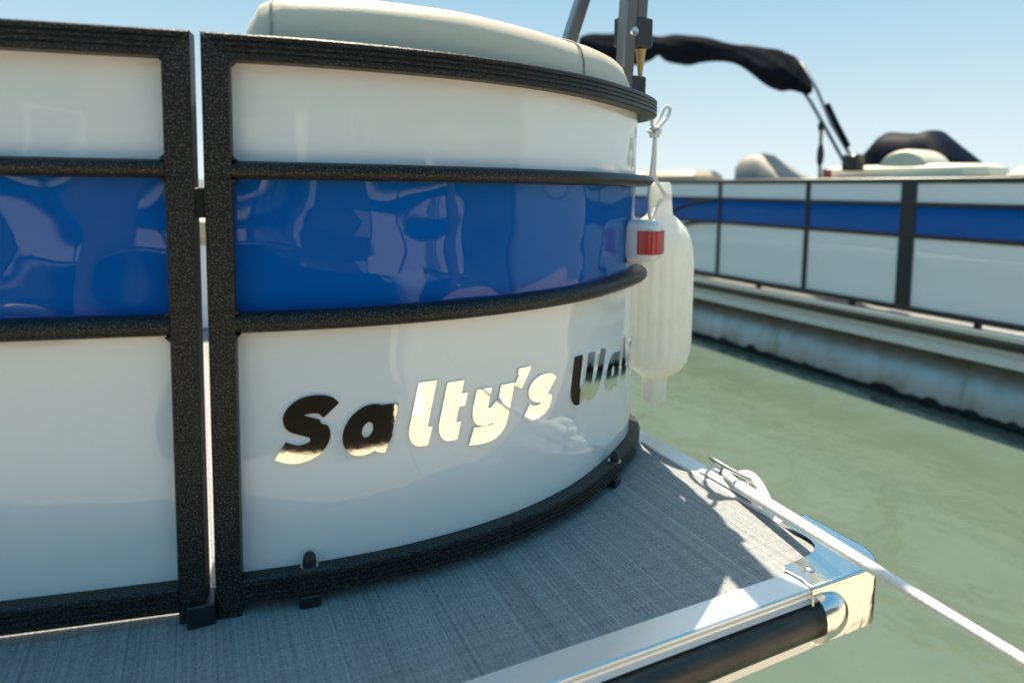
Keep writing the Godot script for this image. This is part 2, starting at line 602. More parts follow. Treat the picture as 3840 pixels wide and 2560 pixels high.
	mat("matt_black", lin(.006, .006, .006), .8, 0.0, .1)
	mat("clamp_grey", lin(.05, .052, .055), .35, .3)
	m = mat("grey_cushion", lin(.26, .24, .205), .6)
	mat("wall_boards", lin(.05, .06, .07), .7)
	mat("roof_metal", lin(.10, .11, .12), .5)
	mat("pane", lin(.02, .03, .035), .05)
	mat("shore", lin(.10, .13, .13), .95)
	mat("seam", lin(.42, .39, .33), .6)

# ---------------------------------------------------------------- the near boat
func near_boat() -> void:
	var b := thing("pontoon_boat", Vector3(-.3, WATER, -3.5), "near pontoon boat with mirrored name lettering on its curved white and blue bow fence", "boat")
	var deck := part("deck", b)
	mi("deck_board", cbox(Vector3(-1.47, -.03, -7.4), Vector3(.876, 0, .239), .001), M.vinyl_floor, deck, "grey woven vinyl deck floor")
	# aluminium edging: side trim and the bow's extrusion with its ridges
	mi("side_trim", cbox(Vector3(.8765, -.08, -7.4), Vector3(.924, .004, .128), .003), M.aluminium, deck)
	mi("side_trim", cbox(Vector3(-1.52, -.08, -7.4), Vector3(-1.471, .004, .128), .003), M.aluminium, deck)
	var prof := [[.2395, -.078], [.2395, .003], [.241, .004], [.281, .004], [.2835, .002], [.2835, -.001], [.2815, -.0022], [.2815, -.0032], [.2845, -.0044], [.2845, -.0075], [.2785, -.0095], [.2835, -.018], [.2780, -.020], [.2780, -.069], [.2880, -.0695], [.2885, -.082], [.2500, -.083]]
	var rings := []
	for x in [-1.35, .766]:
		var r := PackedVector3Array()
		for p in prof: r.append(Vector3(x, p[1], p[0]))
		rings.append(r)
	mi("bow_trim", loft(rings, true, true, 20.0), M.aluminium, deck)
	# rubber rub rail
	rings = []
	for x in [-1.34, .772]:
		var r := PackedVector3Array()
		r.append(Vector3(x, -.0685, .2785))
		for k in 13:
			var w := -PI / 2 + PI * k / 12
			r.append(Vector3(x, -.0445 + .0235 * sin(w), .2805 + .0215 * cos(w) ** .7))
		r.append(Vector3(x, -.0205, .2785))
		rings.append(r)
	mi("rub_rail", loft(rings, true, true, 40.0), M.rubber, b)
	corner_cap(b)
	cleat(b)
	# the fence on the right of the gate
	var fence := part("fence", b)
	fence_section(fence, 0.0, 7.4, .0316, .016, 41, false)
	for q in [[.118, .0055], [.702, -.114]]: cap_nut(Vector3(q[0], Y[6], q[1]), fence)
	for q in [.118, .735, 1.6, 2.6, 3.6, 4.6, 5.6, 6.6]:
		var f := at_s(q)
		var ang := atan2(f[1].x, f[1].y)
		var t := Transform3D(Basis(Vector3.UP, ang), Vector3(f[0].x, 0, f[0].y) + Vector3(f[1].x, 0, f[1].y) * -.012)
		mi("foot", cbox(Vector3(-.014, .0005, -.016), Vector3(.014, Y[7] + .002, .018), .0015, t), M.black_plastic, fence)
	# letters stand on the lower skin
	var panel_s := PackedFloat32Array()
	var acc := 0.0
	for i in fp.size():
		if i: acc += (fp[i] - fn[i] * .024).distance_to(fp[i - 1] - fn[i - 1] * .024)
		panel_s.append(acc)
	var name_ := part("name_lettering", b)
	tag(name_, "slanted mirror gold letters on the lower white panel")
	for L in [["S", .0735], ["a", .158], ["l", .2520], ["t", .2975], ["y", .3505], ["'", .4225], ["s", .453], ["W", .563], ["a", .703], ["t", .790], ["e", .848]]:
		mi("letter", letter(L[0], L[1], panel_s), M.mirror_gold, name_)
	nav_light(b)
	# the gate, hung a little ajar at the post
	var keep := [fp, fn, fs]
	var dir := Vector2(-.979, -.204)
	var e := Vector2(-.0117, -.0025)
	plan([e + dir * .62, e + dir * .4, e + dir * .2, e])
	var gate := part("gate", b)
	fence_section(gate, 0.0, fs[-1], .0324, 0.0, 61, true)
	fp = keep[0]
	fn = keep[1]
	fs = keep[2]
	var latch := part("latch", b)
	mi("latch_bar", cbox(Vector3(-.016, .525, -.03), Vector3(.004, .563, -.012), .0015), M.black_plastic, latch)
	mi("hinge_foot", cbox(Vector3(-.034, .0005, -.030), Vector3(.0005, .030, .010), .002), M.black_plastic, latch)
	# the same fence on the other side of the gate
	var cp := []
	for i in range(0, fp.size(), 24): cp.append(Vector2(-.615 - fp[i].x, fp[i].y))
	plan(cp)
	var fence2 := part("fence", b)
	fence_section(fence2, 0.0, 7.4, .0316, .016, 51, false)
	fp = keep[0]
	fn = keep[1]
	fs = keep[2]
	seat(b)
	bimini_poles(b)
	inside(b)
	for x in [.45, -1.05]:
		var c := Vector3(x, -.44, 0)
		var rs := []
		for q in [[-7.2, .28], [-.5, .28], [-.3, .27], [-.1, .2], [.02, .06], [.04, .01]]:
			var r := PackedVector3Array()
			for k in 32: r.append(c + Vector3(cos(TAU * k / 32) * q[1], sin(TAU * k / 32) * q[1] + (.28 - q[1]) * .5, q[0]))
			rs.append(r)
		mi("pontoon", loft(rs), M.pontoon_metal, b)

func corner_cap(b: Node3D) -> void:
	var cap := part("corner_cap", b)
	tag(cap, "polished chrome corner casting on the deck corner")
	# top plate: outline with hollow inner edge, rounded outer corner
	var o := [Vector2(.763, .238), Vector2(.767, .262), Vector2(.7665, .286)]
	for k in 9:
		var w := PI / 2 - PI / 2 * k / 8
		o.append(Vector2(.887 + .050 * cos(w), .2375 + .050 * sin(w)))
	o.append_array([Vector2(.937, .14), Vector2(.936, .126), Vector2(.877, .129), Vector2(.8765, .155), Vector2(.8785, .18), Vector2(.876, .196), Vector2(.869, .210), Vector2(.857, .220), Vector2(.835, .2275), Vector2(.80, .231), Vector2(.775, .2325)])
	var rings := []
	for q in [[-.0835, .0], [-.082, 0.0], [.0035, 0.0], [.0068, .0018], [.0075, .0045]]:
		var r := PackedVector3Array()
		for i in o.size():
			var p: Vector2 = o[i]
			var t: Vector2 = (o[(i + 1) % o.size()] - o[(i - 1 + o.size()) % o.size()]).normalized()
			p += Vector2(-t.y, t.x) * q[1] * (1.0 if Vector2(-t.y, t.x).dot(Vector2(.84, .2) - p) > 0 else -1.0) * (1.0 if q[0] > -.08 or i < 14 else 0.0)
			r.append(Vector3(p.x, q[0], p.y))
		rings.append(r)
	mi("casting", loft(rings, true, true, 50.0), M.chrome, cap)
	# the swelling that takes the rub rail's end
	rings = []
	for k in 13:
		var u := k / 12.0
		var f := sqrt(maxf(0.0004, 1.0 - pow(u, 3.2)))
		var r := PackedVector3Array()
		for j in 17:
			var w := -PI / 2 + PI * j / 16
			r.append(Vector3(.7685 + .066 * u, -.0385 + .034 * f * sin(w), .284 + .0275 * f * pow(cos(w), .75)))
		r.append(Vector3(.7685 + .066 * u, -.0385, .262))
		rings.append(r)
	mi("rail_socket", loft(rings, true, true, 55.0), M.chrome, cap)
	var face := Basis(Vector3.RIGHT, PI / 2)
	mi("screw", lathe([[.0065, 0], [.0065, .002], [.0045, .0042], [.0005, .0048]], Vector3(.797, -.0765, .2862), 16, face), M.steel, cap)
	mi("screw", lathe([[.0075, 0], [.0075, .0015], [.005, .0035], [.0005, .004]], Vector3(.800, .0072, .252), 16), M.steel, cap)
	mi("screw", lathe([[.0075, 0], [.0075, .0015], [.005, .0035], [.0005, .004]], Vector3(.905, .0072, .155), 16), M.steel, cap)

func cleat(b: Node3D) -> void:
	var c := part("cleat", b)
	tag(c, "low metal cleat on the deck's side trim")
	mi("base_plate", cbox(Vector3(.8855, .0045, -.088), Vector3(.9235, .0105, .052), .003), M.white_gel, c)
	for z in [-.046, .012]: mi("leg", lathe([[.010, .0105], [.0075, .016], [.007, .025]], Vector3(.9135, 0, z), 16), M.steel, c)
	var pts := []
	for k in 15:
		var u := k / 14.0
		pts.append(Vector3(.9135, .0275 + .003 * pow(absf(u * 2 - 1), 2), lerpf(-.085, .056, u)))
	var rr := []
	for k in 15: rr.append(.0055 * (1.0 if k > 0 and k < 14 else .5))
	mi("horn_bar", tube(pts, rr, 12), M.steel, c)

func nav_light(b: Node3D) -> void:
	var n := part("navigation_light", b)
	tag(n, "small white navigation light with red lens on the blue band")
	var q := at_s(.862)
	var p: Vector2 = q[0] - q[1] * .0235
	var t := Transform3D(Basis(Vector3.UP, atan2(q[1].x, q[1].y)), Vector3(p.x, .463, p.y))
	# local: z out of the panel, x along it (negative towards the bow)
	var rings := []
	for s in [[-.001, .90], [.004, 1.0], [.034, 1.0], [.052, .93], [.061, .78], [.064, .55]]:
		var r := PackedVector3Array()
		for k in 32:
			var w := TAU * k / 32
			var cx: float = signf(cos(w)) * pow(absf(cos(w)), .38)
			var cy: float = signf(sin(w)) * pow(absf(sin(w)), .38)
			r.append(t * Vector3(cx * .036 * s[1], cy * .044 * s[1], s[0]))
		rings.append(r)
	mi("housing", loft(rings, true, true, 40.0), M.lamp_housing, n)
	# red lens: a bent window that wraps from the bow side round to the front
	var lens := []
	for v in [[-.0376, .024, .012, 0.0], [-.0378, .034, .012, 0.0], [-.0376, .046, .012, -.004], [-.0352, .054, .010, -.008], [-.029, .0615, .006, -.014], [-.018, .0658, .002, -.016], [-.004, .0672, 0.0, -.016], [.014, .0672, 0.0, -.016]]:
		var r := PackedVector3Array()
		r.append(t * Vector3(v[0], -.0235, v[1]))
		r.append(t * Vector3(v[0], .0235, v[1]))
		r.append(t * Vector3(v[0] + v[2], .0235, v[1] + v[3]))
		r.append(t * Vector3(v[0] + v[2], -.0235, v[1] + v[3]))
		lens.append(r)
	mi("lens", loft(lens, true, true, 50.0), M.red_lens, n)

func seat(b: Node3D) -> void:
	var seat_ := part("bow_seat", b)
	tag(seat_, "cream vinyl seat back showing over the top rail")
	var tops := [[.045, .785], [.06, .812], [.09, .826], [.2, .833], [.36, .835], [.5, .832], [.62, .830], [.72, .837], [.80, .836], [.86, .829], [.93, .808], [.985, .776], [1.02, .750]]
	var rings := []
	for k in 61:
		var s := lerpf(.045, 1.02, k / 60.0)
		var top := .8
		for i in tops.size() - 1:
			if s >= tops[i][0] and s <= tops[i + 1][0]: top = lerpf(tops[i][1], tops[i + 1][1], (s - tops[i][0]) / (tops[i + 1][0] - tops[i][0]))
		var r := PackedVector3Array()
		var y0 := .60
		var endp := 1.0 - pow(maxf(0.0, 1.0 - (s - .045) / .03), 2) * .35
		for q in [[-.036, y0], [-.035, top - .066], [-.038, top - .040], [-.049, top - .018], [-.074, top - .006], [-.105, top + .001], [-.16, top - .006], [-.20, top - .024], [-.225, top - .06], [-.235, y0]]:
			r.append(F(s, -.1 + (q[0] + .1) * endp, q[1]))
		rings.append(r)
	mi("backrest", loft(rings, true, true, 50.0), M.cushion, seat_)
	for s in [.078, .63]:
		var top := .8205 if s < .1 else .8305
		var pts := []
		for q in [[-.0352, .66], [-.0342, top - .066], [-.0372, top - .039], [-.0482, top - .0168], [-.0738, top - .0046], [-.105, top + .0022]]: pts.append(F(s, q[0], q[1]))
		mi("piping", tube(smooth(pts, 4), .0016, 8), M.seam, seat_)
	rings = []
	for k in 41:
		var s := lerpf(-.006, 1.3, k / 40.0)
		var r := PackedVector3Array()
		for q in [[-.05, .012], [-.05, .67], [-.50, .67], [-.50, .012]]: r.append(F(s, q[0], q[1]))
		rings.append(r)
	mi("seat_base", loft(rings), M.white_gel, seat_)  # made taller and longer to block sun through the gate gap

func bimini_poles(b: Node3D) -> void:
	var f := part("bimini_frame", b)
	tag(f, "grey square tubes of the raised sun top frame")
	var lean := Vector3(-.01, 1, .07)
	var p := Vector3(.839, .752, -.315)
	mi("tube", tube([p, p + lean * 1.15], .0155, 8, false, true), M.tube_grey, f)
	var p2 := Vector3(.876, .93, -.318)
	mi("tube", tube([p2, p2 + lean * .97], .0155, 8, false, true), M.tube_grey, f)
	mi("tube", tube([p + lean * 1.15 + Vector3(.014, 0, 0), p + lean * 1.15 + Vector3(-2.3, .05, -.3)], .0135, 8, false, true), M.tube_grey, f)
	mi("clamp", cbox(Vector3(.826, .877, -.338), Vector3(.902, .940, -.296), .003), M.clamp_grey, f)
	mi("clamp", cbox(Vector3(.852, .752, -.336), Vector3(.888, .815, -.296), .003), M.clamp_grey, f)
	mi("knob", lathe([[.0125, 0], [.0125, .006], [.009, .012], [.0005, .0125]], Vector3(.846, .905, -.297), 20, Basis(Vector3.RIGHT, PI / 2)), M.steel, f)
	mi("clamp_plug", lathe([[.0045, 0], [.011, .055], [.012, .06], [.0005, .062]], Vector3(.883, .815, -.314), 16), M.plug, f)
	var a := Vector3(.70, .72, -.42)
	mi("tube", tube([a, a + Vector3(.32, 1.0, .05) * 1.15], .0145, 8, false, true), M.tube_grey, f)

func inside(b: Node3D) -> void:
	var l := part("aft_seat", b)
	tag(l, "tan and white seat inside seen through the gate gap")
	mi("seat_base", cbox(Vector3(-.75, .002, -2.5), Vector3(.35, .34, -1.9), .01), M.white_gel, l)
	mi("seat_cushion", cbox(Vector3(-.75, .341, -2.5), Vector3(.35, .45, -1.88), .025), M.tan_cushion, l)
	mi("backrest", cbox(Vector3(-.75, .40, -2.66), Vector3(.35, .545, -2.501), .03), M.tan_cushion, l)

# ---------------------------------------------------------------- things on the near boat
func fender_body(at: Vector3, parent: Node3D) -> void:
	var rings := []
	var prof := [[.005, .586], [.021, .586], [.026, .581], [.0275, .57], [.028, .525], [.030, .510], [.045, .497], [.062, .478], [.074, .452], [.081, .42], [.083, .39], [.083, .30], [.083, .21], [.081, .185], [.074, .158], [.060, .137], [.044, .124], [.034, .116], [.032, .106], [.032, .062], [.030, .056], [.026, .053], [.005, .053]]
	for p in prof:
		var r := PackedVector3Array()
		var rib := smoothstep(.15, .2, p[1]) * (1.0 - smoothstep(.40, .45, p[1]))
		for k in 120:
			var w := TAU * k / 120
			var rr: float = p[0] * (1.0 - .045 * rib * pow(0.5 + 0.5 * cos(w * 20), 2.0))
			r.append(at + Vector3(cos(w) * rr, p[1], sin(w) * rr * (1.0 if absf(p[1] - .33) < .2 else .75)))
		rings.append(r)
	mi("body", loft(rings, true, true, 42.0), M.fender_vinyl, parent)

func rope_along(pts: Array, rad) -> ArrayMesh:
	# braided cover: a round body with a shallow plait
	var rings := []
	var up := Vector3.ZERO
	var acc := 0.0
	for i in pts.size():
		if i: acc += pts[i].distance_to(pts[i - 1])
		var t: Vector3 = (pts[mini(i + 1, pts.size() - 1)] - pts[maxi(i - 1, 0)]).normalized()
		if up == Vector3.ZERO: up = Vector3.UP if absf(t.y) < .8 else Vector3.RIGHT
		var side := up.cross(t).normalized()
		up = t.cross(side).normalized()
		var r: float = rad[i] if rad is Array else rad
		var ring := PackedVector3Array()
		for k in 16:
			var w := TAU * k / 16.0
			var f := r * (1.0 + .045 * sin(w * 4.0 + acc / r * 1.6) * sin(w * 4.0 - acc / r * 1.6))
			ring.append(pts[i] + (side * cos(w) + up * sin(w)) * f)
		rings.append(ring)
	return loft(rings, true, true, 60.0)

func resample(pts: Array, step: float) -> Array:
	var out := [pts[0]]
	var left := step
	for i in range(1, pts.size()):
		var a: Vector3 = pts[i - 1]
		var b: Vector3 = pts[i]
		var d := a.distance_to(b)
		while d >= left:
			a = a.move_toward(b, left)
			d -= left
			out.append(a)
			left = step
		left -= d
	out.append(pts[-1])
	return out

func fender() -> void:
	var at := Vector3(.988, 0, -.362)
	var f := thing("fender", at + Vector3(0, .05, 0), "translucent white ribbed fender hanging beside the red navigation light", "fender", "")
	fender_body(at, f)
	# its line: round the rail, a knot, then down to the neck's eye
	var line := part("line", f)
	var down := smooth([Vector3(.938, .705, -.325), Vector3(.941, .66, -.328), Vector3(.944, .60, -.33), Vector3(.965, .575, -.335), Vector3(.985, .555, -.338), Vector3(1.004, .552, -.352)], 6)
	mi("fall", rope_along(resample(down, .003), .0042), M.rope, line)
	var down2 := smooth([Vector3(.936, .70, -.322), Vector3(.934, .64, -.325), Vector3(.930, .56, -.33), Vector3(.940, .50, -.335), Vector3(.962, .53, -.34), Vector3(.99, .556, -.35)], 6)
	mi("fall", rope_along(resample(down2, .003), .0042), M.rope, line)
	var knot := []
	for k in 60:
		var w := TAU * k / 59.0
		knot.append(Vector3(.936, .698, -.325) + Vector3(.010 * cos(w * 3) , .011 * sin(w * 2), .010 * sin(w * 3)) * (1.0 + .3 * cos(w * 4)))
	mi("knot", rope_along(knot, .0048), M.rope, line)
	var bow := smooth([Vector3(.930, .70, -.322), Vector3(.948, .715, -.318), Vector3(.968, .735, -.32), Vector3(.978, .752, -.325), Vector3(.970, .758, -.33), Vector3(.957, .735, -.333), Vector3(.938, .712, -.33)], 5)
	mi("loop", rope_along(resample(bow, .003), .004), M.rope, line)
	mi("turn", rope_along(resample(smooth([Vector3(.93, .702, -.325), Vector3(.926, .73, -.325), Vector3(.905, .757, -.325), Vector3(.875, .757, -.325), Vector3(.86, .735, -.325)], 6), .003), .0042), M.rope, line)

func mooring_line() -> void:
	var o := thing("mooring_line", Vector3(.9, .005, -.02), "thick white mooring rope running from the deck cleat to the dock", "rope")
	var d := Vector3(-.042, .020, .181)
	var a := Vector3(.887, .020, .024)
	var pts := []
	for k in 26: pts.append(a + d * (k * .16))
	pts.append_array(smooth([pts[-1], Vector3(.712, .105, .95), Vector3(.735, .11, 1.3), Vector3(.765, .11, 1.575)], 10).slice(1))
	pts = resample(pts, .004)
	var rr := []
	for i in pts.size():
		var t := float(i) / pts.size()
		rr.append(lerpf(.0112, .0060, smoothstep(0.0, .36, t)))
	mi("rope_fall", rope_along(pts, rr), M.rope, o)
	# the spliced eye round the cleat's bar
	var eye := smooth([Vector3(.887, .020, .03), Vector3(.893, .022, .0), Vector3(.905, .020, -.03), Vector3(.918, .017, -.035), Vector3(.927, .019, -.018), Vector3(.925, .029, .002), Vector3(.916, .0345, .03), Vector3(.900, .033, .062), Vector3(.880, .0285, .095)], 6)
	mi("spliced_eye", rope_along(resample(eye, .004), .0075), M.rope, o)

# ---------------------------------------------------------------- the boat across the water
func far_boat() -> Node3D:
	var base := Vector3(4.7, WATER, -2.9)
	var b := thing("pontoon_boat", base, "blurred white and blue pontoon boat moored across the green water", "boat", "pontoon boats in the marina")
	var X := 3.49
	var fence := part("side_fence", b)
	var posts := [[.12, .03], [-.62, .03], [-1.39, .085], [-2.044, .03], [-2.82, .03], [-3.6, .03], [-4.4, .03], [-5.2, .03], [-6.0, .03]]
	for q in posts: mi("post", cbox(Vector3(X - .014, -.06, q[0] - q[1] / 2), Vector3(X + .02, .645, q[0] + q[1] / 2), .003), M.dark_frame, fence)
	mi("top_rail", cbox(Vector3(X - .017, .622, -6.0), Vector3(X + .022, .652, .13), .004), M.dark_frame, fence)
	for y in [.509, .338]: mi("middle_rail", cbox(Vector3(X - .017, y - .011, -6.0), Vector3(X + .010, y + .011, .13), .004), M.dark_frame, fence)
	mi("bottom_rail", cbox(Vector3(X - .017, -.072, -6.0), Vector3(X + .02, -.045, .13), .004), M.dark_frame, fence)
	for i in posts.size() - 1:
		var z1: float = posts[i][0] - posts[i][1] / 2
		var z0: float = posts[i + 1][0] + posts[i + 1][1] / 2
		mi("skin_panel", cbox(Vector3(X - .004, .520, z0), Vector3(X + .004, .622, z1), .0005), M.white_skin, fence)
		mi("skin_panel", cbox(Vector3(X - .004, .349, z0), Vector3(X + .004, .498, z1), .0005), M.blue_skin, fence)
		mi("skin_panel", cbox(Vector3(X - .004, -.045, z0), Vector3(X + .004, .327, z1), .0005), M.white_skin, fence)
	for z in [-.3, -1.0, -1.7, -2.42, -3.2, -4.0]: mi("foot", cbox(Vector3(X - .012, -.099, z - .015), Vector3(X + .012, -.072, z + .015), .002), M.dark_frame, fence)
	# swept rails on the panel behind the fender
	for q in [[.500, .10], [.335, .08]]:
		var pts := []
		for k in 13:
			var u := k / 12.0
			pts.append(Vector3(X - .022, q[0] - q[1] * pow(u, 2.0) * 1.6, -2.86 - .62 * u))
		mi("swept_rail", tube(pts, .011, 8), M.dark_frame, fence)
	# bow end
	var bow := part("bow_fence", b)
	for y in [[.622, .652, "dark_frame", .02], [.52, .622, "white_skin", .004], [.498, .52, "dark_frame", .016], [.349, .498, "blue_skin", .004], [.327, .349, "dark_frame", .016], [-.045, .327, "white_skin", .004], [-.072, -.045, "dark_frame", .02]]:
		mi("end_rail" if y[2] == "dark_frame" else "skin_panel", cbox(Vector3(X + .03, y[0], .125 - y[3]), Vector3(5.87, y[1], .125 + y[3]), .0005), M[y[2]], bow)
	for x in [3.52, 4.3, 5.1, 5.88]: mi("post", cbox(Vector3(x - .015, -.06, .105), Vector3(x + .015, .645, .148), .003), M.dark_frame, bow)
	var deck := part("deck", b)
	mi("deck_board", cbox(Vector3(X - .03, -.125, -6.1), Vector3(5.93, -.100, .42), .003), M.vinyl_floor, deck)
	mi("side_trim", cbox(Vector3(X - .055, -.128, -6.1), Vector3(X - .0305, -.098, .42), .003), M.aluminium, deck)
	mi("rub_rail", cbox(Vector3(X - .060, -.172, -6.1), Vector3(X - .02, -.129, .42), .008), M.rubber, deck)
	mi("skirt", cbox(Vector3(X - .02, -.262, -6.05), Vector3(X + .01, -.173, .36), .002), M.white_gel, deck)
	mi("skirt_lip", cbox(Vector3(X - .028, -.215, -6.05), Vector3(X - .0205, -.205, .36), .002), M.white_gel, deck)
	for x in [3.83, 5.57]:
		var c := Vector3(x, -.55, 0)
		var rs := []
		for q in [[-6.2, .30], [-.2, .30], [.05, .275], [.25, .19], [.38, .06], [.4, .01]]:
			var r := PackedVector3Array()
			for k in 40: r.append(c + Vector3(cos(TAU * k / 40) * q[1], sin(TAU * k / 40) * q[1] + (.30 - q[1]) * .5, q[0]))
			rs.append(r)
		var po := mi("pontoon", loft(rs), M.pontoon_metal, b)
		if x < 4:
			for z in [-1.08, -2.3, -3.7]: mi("weld_band", lathe([[.298, -.009], [.3025, -.007], [.3025, .007], [.298, .009]], c + Vector3(0, 0, z), 40, Basis(Vector3.RIGHT, PI / 2)), M.seam, po)
			# dark growth along the waterline, with a ragged edge
			var nz := noise(71, 1.0, FastNoiseLite.TYPE_SIMPLEX_SMOOTH, 3)
			var gr := []
			for k in 181:
				var z := lerpf(-6.1, .1, k / 180.0)
				var hi: float = .012 + .014 * nz.get_noise_1d(z * 9.0) + (.02 if absf(nz.get_noise_1d(z * 3.0 + 40.0)) > .38 else 0.0)
				var r := PackedVector3Array()
				for y in [-.62, -.575, -.562 + hi * .5, -.556 + hi]:
					var a := asin(clampf((y - c.y) / .3065, -1, 1))
					r.append(Vector3(c.x - cos(a) * .3065, y, z))
				for y in [-.556 + hi, -.62]:
					var a := asin(clampf((y - c.y) / .3065, -1, 1))
					r.append(Vector3(c.x - cos(a) * .296, y, z))
				gr.append(r)
			mi("waterline_growth", loft(gr), M.growth, po)
	# helm
	var helm := part("helm_console", b)
	var rings := []
	for q in [[.10, -.02], [.60, 0.0], [.675, .02], [.715, -.02], [.735, -.12]]:
		var r := PackedVector3Array()
		for p in [[3.70, -2.0], [3.70, -1.25], [3.78, -1.16], [4.05, -1.20], [4.12, -1.35], [4.12, -2.1], [4.05, -2.25], [3.80, -2.2]]:
			var v := Vector2(p[0], p[1])
			v = v + (v - Vector2(3.92, -1.7)) * q[1]
			r.append(Vector3(v.x, q[0], v.y))
		rings.append(r)
	mi("console", loft(rings, true, true, 30.0), M.cream_gel, helm)
	rings = []
	for k in 15:
		var w := PI * k / 14.0
		var r := PackedVector3Array()
		for x in [3.72, 3.76, 3.9, 3.95]:
			var f := 1.0 if x > 3.75 and x < 3.92 else .86
			r.append(Vector3(x, .70 + .125 * sin(w) * f, -1.60 + .175 * cos(w) * f))
		for x in [3.95, 3.72]: r.append(Vector3(x, .70, -1.60 + .16 * cos(w)))
		rings.append(r)
	mi("dash_hump", loft(rings, true, true, 50.0), M.cream_gel, helm)
	rings = []
	for q in [[-2.12, .74, .05], [-2.10, .79, .16], [-2.05, .86, .17], [-1.98, .955, .17], [-1.955, .968, .17], [-1.86, .955, .17], [-1.76, .945, .17], [-1.69, .962, .17], [-1.64, .955, .17], [-1.56, .88, .17], [-1.46, .79, .16], [-1.42, .74, .06]]:
		var r := PackedVector3Array()
		for j in 11:
			var w := PI * j / 10
			r.append(Vector3(4.12 - cos(w) * q[2], .70 + (q[1] - .70) * pow(sin(w), .6), q[0]))
		r.append(Vector3(4.12, .69, q[0]))
		rings.append(r)
	mi("console_cover", loft(rings, true, true, 45.0), M.navy_cover, helm, "dark navy canvas cover over the helm")
	mi("marker", cbox(Vector3(3.69, .66, -2.12), Vector3(3.71, .72, -2.06), .004), M.red_lens, helm)
	# seats
	var lounge := part("lounge_seat", b)
	rings = []
	for q in [[-2.88, .60, .12], [-2.875, .80, .14], [-2.86, .825, .15], [-2.82, .842, .15], [-2.72, .850, .15], [-2.66, .838, .15], [-2.58, .785, .15], [-2.48, .725, .15], [-2.36, .67, .15], [-2.25, .60, .13]]:
		var r := PackedVector3Array()
		for j in 9:
			var w := PI * j / 8
			r.append(Vector3(3.80 - cos(w) * q[2], .55 + (q[1] - .55) * pow(sin(w), .35), q[0]))
		r.append(Vector3(3.80, .3, q[0]))
		rings.append(r)
	mi("backrest", loft(rings, true, true, 45.0), M.grey_cushion, lounge)
	mi("seat_base", cbox(Vector3(3.62, -.098, -3.5), Vector3(4.4, .34, -2.35), .02), M.white_gel, lounge)
	for z in [[-5.9, -4.75], [-4.72, -3.98], [-3.95, -3.3]]: mi("seat_cushion", cbox(Vector3(3.62, .35, z[0]), Vector3(4.0, .735, z[1]), .045), M.tan_cushion, lounge)
	mi("seat_cushion", cbox(Vector3(3.62, .35, -1.02), Vector3(4.0, .71, -.35), .045), M.tan_cushion, lounge)
	# stowed sun top
	var top := part("bimini_top", b)
	var spine := []
	var fatness := []
	for q in [[3.66, 1.235, -2.222, .030], [3.71, 1.346, -2.390, .088], [3.76, 1.412, -2.538, .121], [3.81, 1.484, -2.730, .118], [3.88, 1.600, -2.995, .087], [3.95, 1.698, -3.291, .074], [4.04, 1.799, -3.684, .112], [4.09, 1.846, -3.934, .134], [4.16, 1.935, -4.278, .123], [4.20, 2.001, -4.502, .085], [4.23, 2.020, -4.691, .120], [4.29, 2.074, -5.045, .161], [4.36, 2.163, -5.562, .184], [4.43, 2.286, -6.065, .176], [4.47, 2.366, -6.375, .149]]:
		spine.append(Vector3(q[0], q[1], q[2]))
		fatness.append(q[3])
	var path := smooth(spine, 6)
	var fats := smooth(fatness, 6)
	var nz := noise(77, 1.0, FastNoiseLite.TYPE_SIMPLEX_SMOOTH, 2)
	rings = []
	var up := Vector3.UP
	for i in path.size():
		var t: Vector3 = (path[mini(i + 1, path.size() - 1)] - path[maxi(i - 1, 0)]).normalized()
		var side := Vector3.UP.cross(t).normalized()
		up = t.cross(side)
		var u := float(i) / (path.size() - 1)
		var r := PackedVector3Array()
		for k in 36:
			var w := TAU * k / 36
			var f: float = fats[i] * (1.0 + .06 * nz.get_noise_2d(cos(w) * 1.2 + u * 5.0, sin(w) * 1.2 + u * 3.0) + .06 * sin(w * 4 + u * 11) + .05 * sin(w * 9 - u * 23))
			r.append(path[i] + (side * cos(w) * .62 + up * sin(w)) * f)
		rings.append(r)
	mi("canvas_boot", loft(rings, true, true, 60.0), M.canvas, top, "black canvas sun top folded into a long bundle")
	mi("bow_tube", tube([Vector3(3.60, .78, -1.84), Vector3(3.63, 1.0, -2.02), Vector3(3.68, 1.25, -2.19), Vector3(3.72, 1.42, -2.34), Vector3(3.8, 1.53, -2.52)], .011, 10), M.tube_grey, top)
	mi("bow_tube", tube([Vector3(3.62, .75, -1.90), Vector3(3.66, 1.0, -2.10), Vector3(3.70, 1.16, -2.24), Vector3(3.76, 1.3, -2.4)], .012, 10), M.tube_grey, top)
	mi("strap", tube([Vector3(3.585, .85, -1.86), Vector3(3.60, 1.0, -1.965), Vector3(3.615, 1.12, -2.045)], .018, 10), M.canvas, top)
	mi("strut", tube([Vector3(3.60, .63, -2.06), Vector3(3.60, .99, -2.07)], .011, 10), M.tube_grey, top)
	mi("strut_clamp", lathe([[.012, .74], [.02, .76], [.022, .80], [.02, .84], [.012, .87]], Vector3(3.60, 0, -2.065), 12), M.black_plastic, top)
	mi("strut_clamp", lathe([[.014, .96], [.02, .975], [.02, 1.0], [.01, 1.02]], Vector3(3.60, 0, -2.07), 12), M.black_plastic, top)
	mi("deck_mount", cbox(Vector3(3.57, .70, -1.89), Vector3(3.66, .80, -1.79), .01), M.black_plastic, top)
	return b

func again(o: Node3D, label: String, at: Vector3, turn: float) -> void:
	var c: Node3D = o.duplicate()
	c.name = numbered("pontoon_boat")
	add_child(c)
	c.position = at
	c.rotation.y = turn
	c.set_meta("label", label)

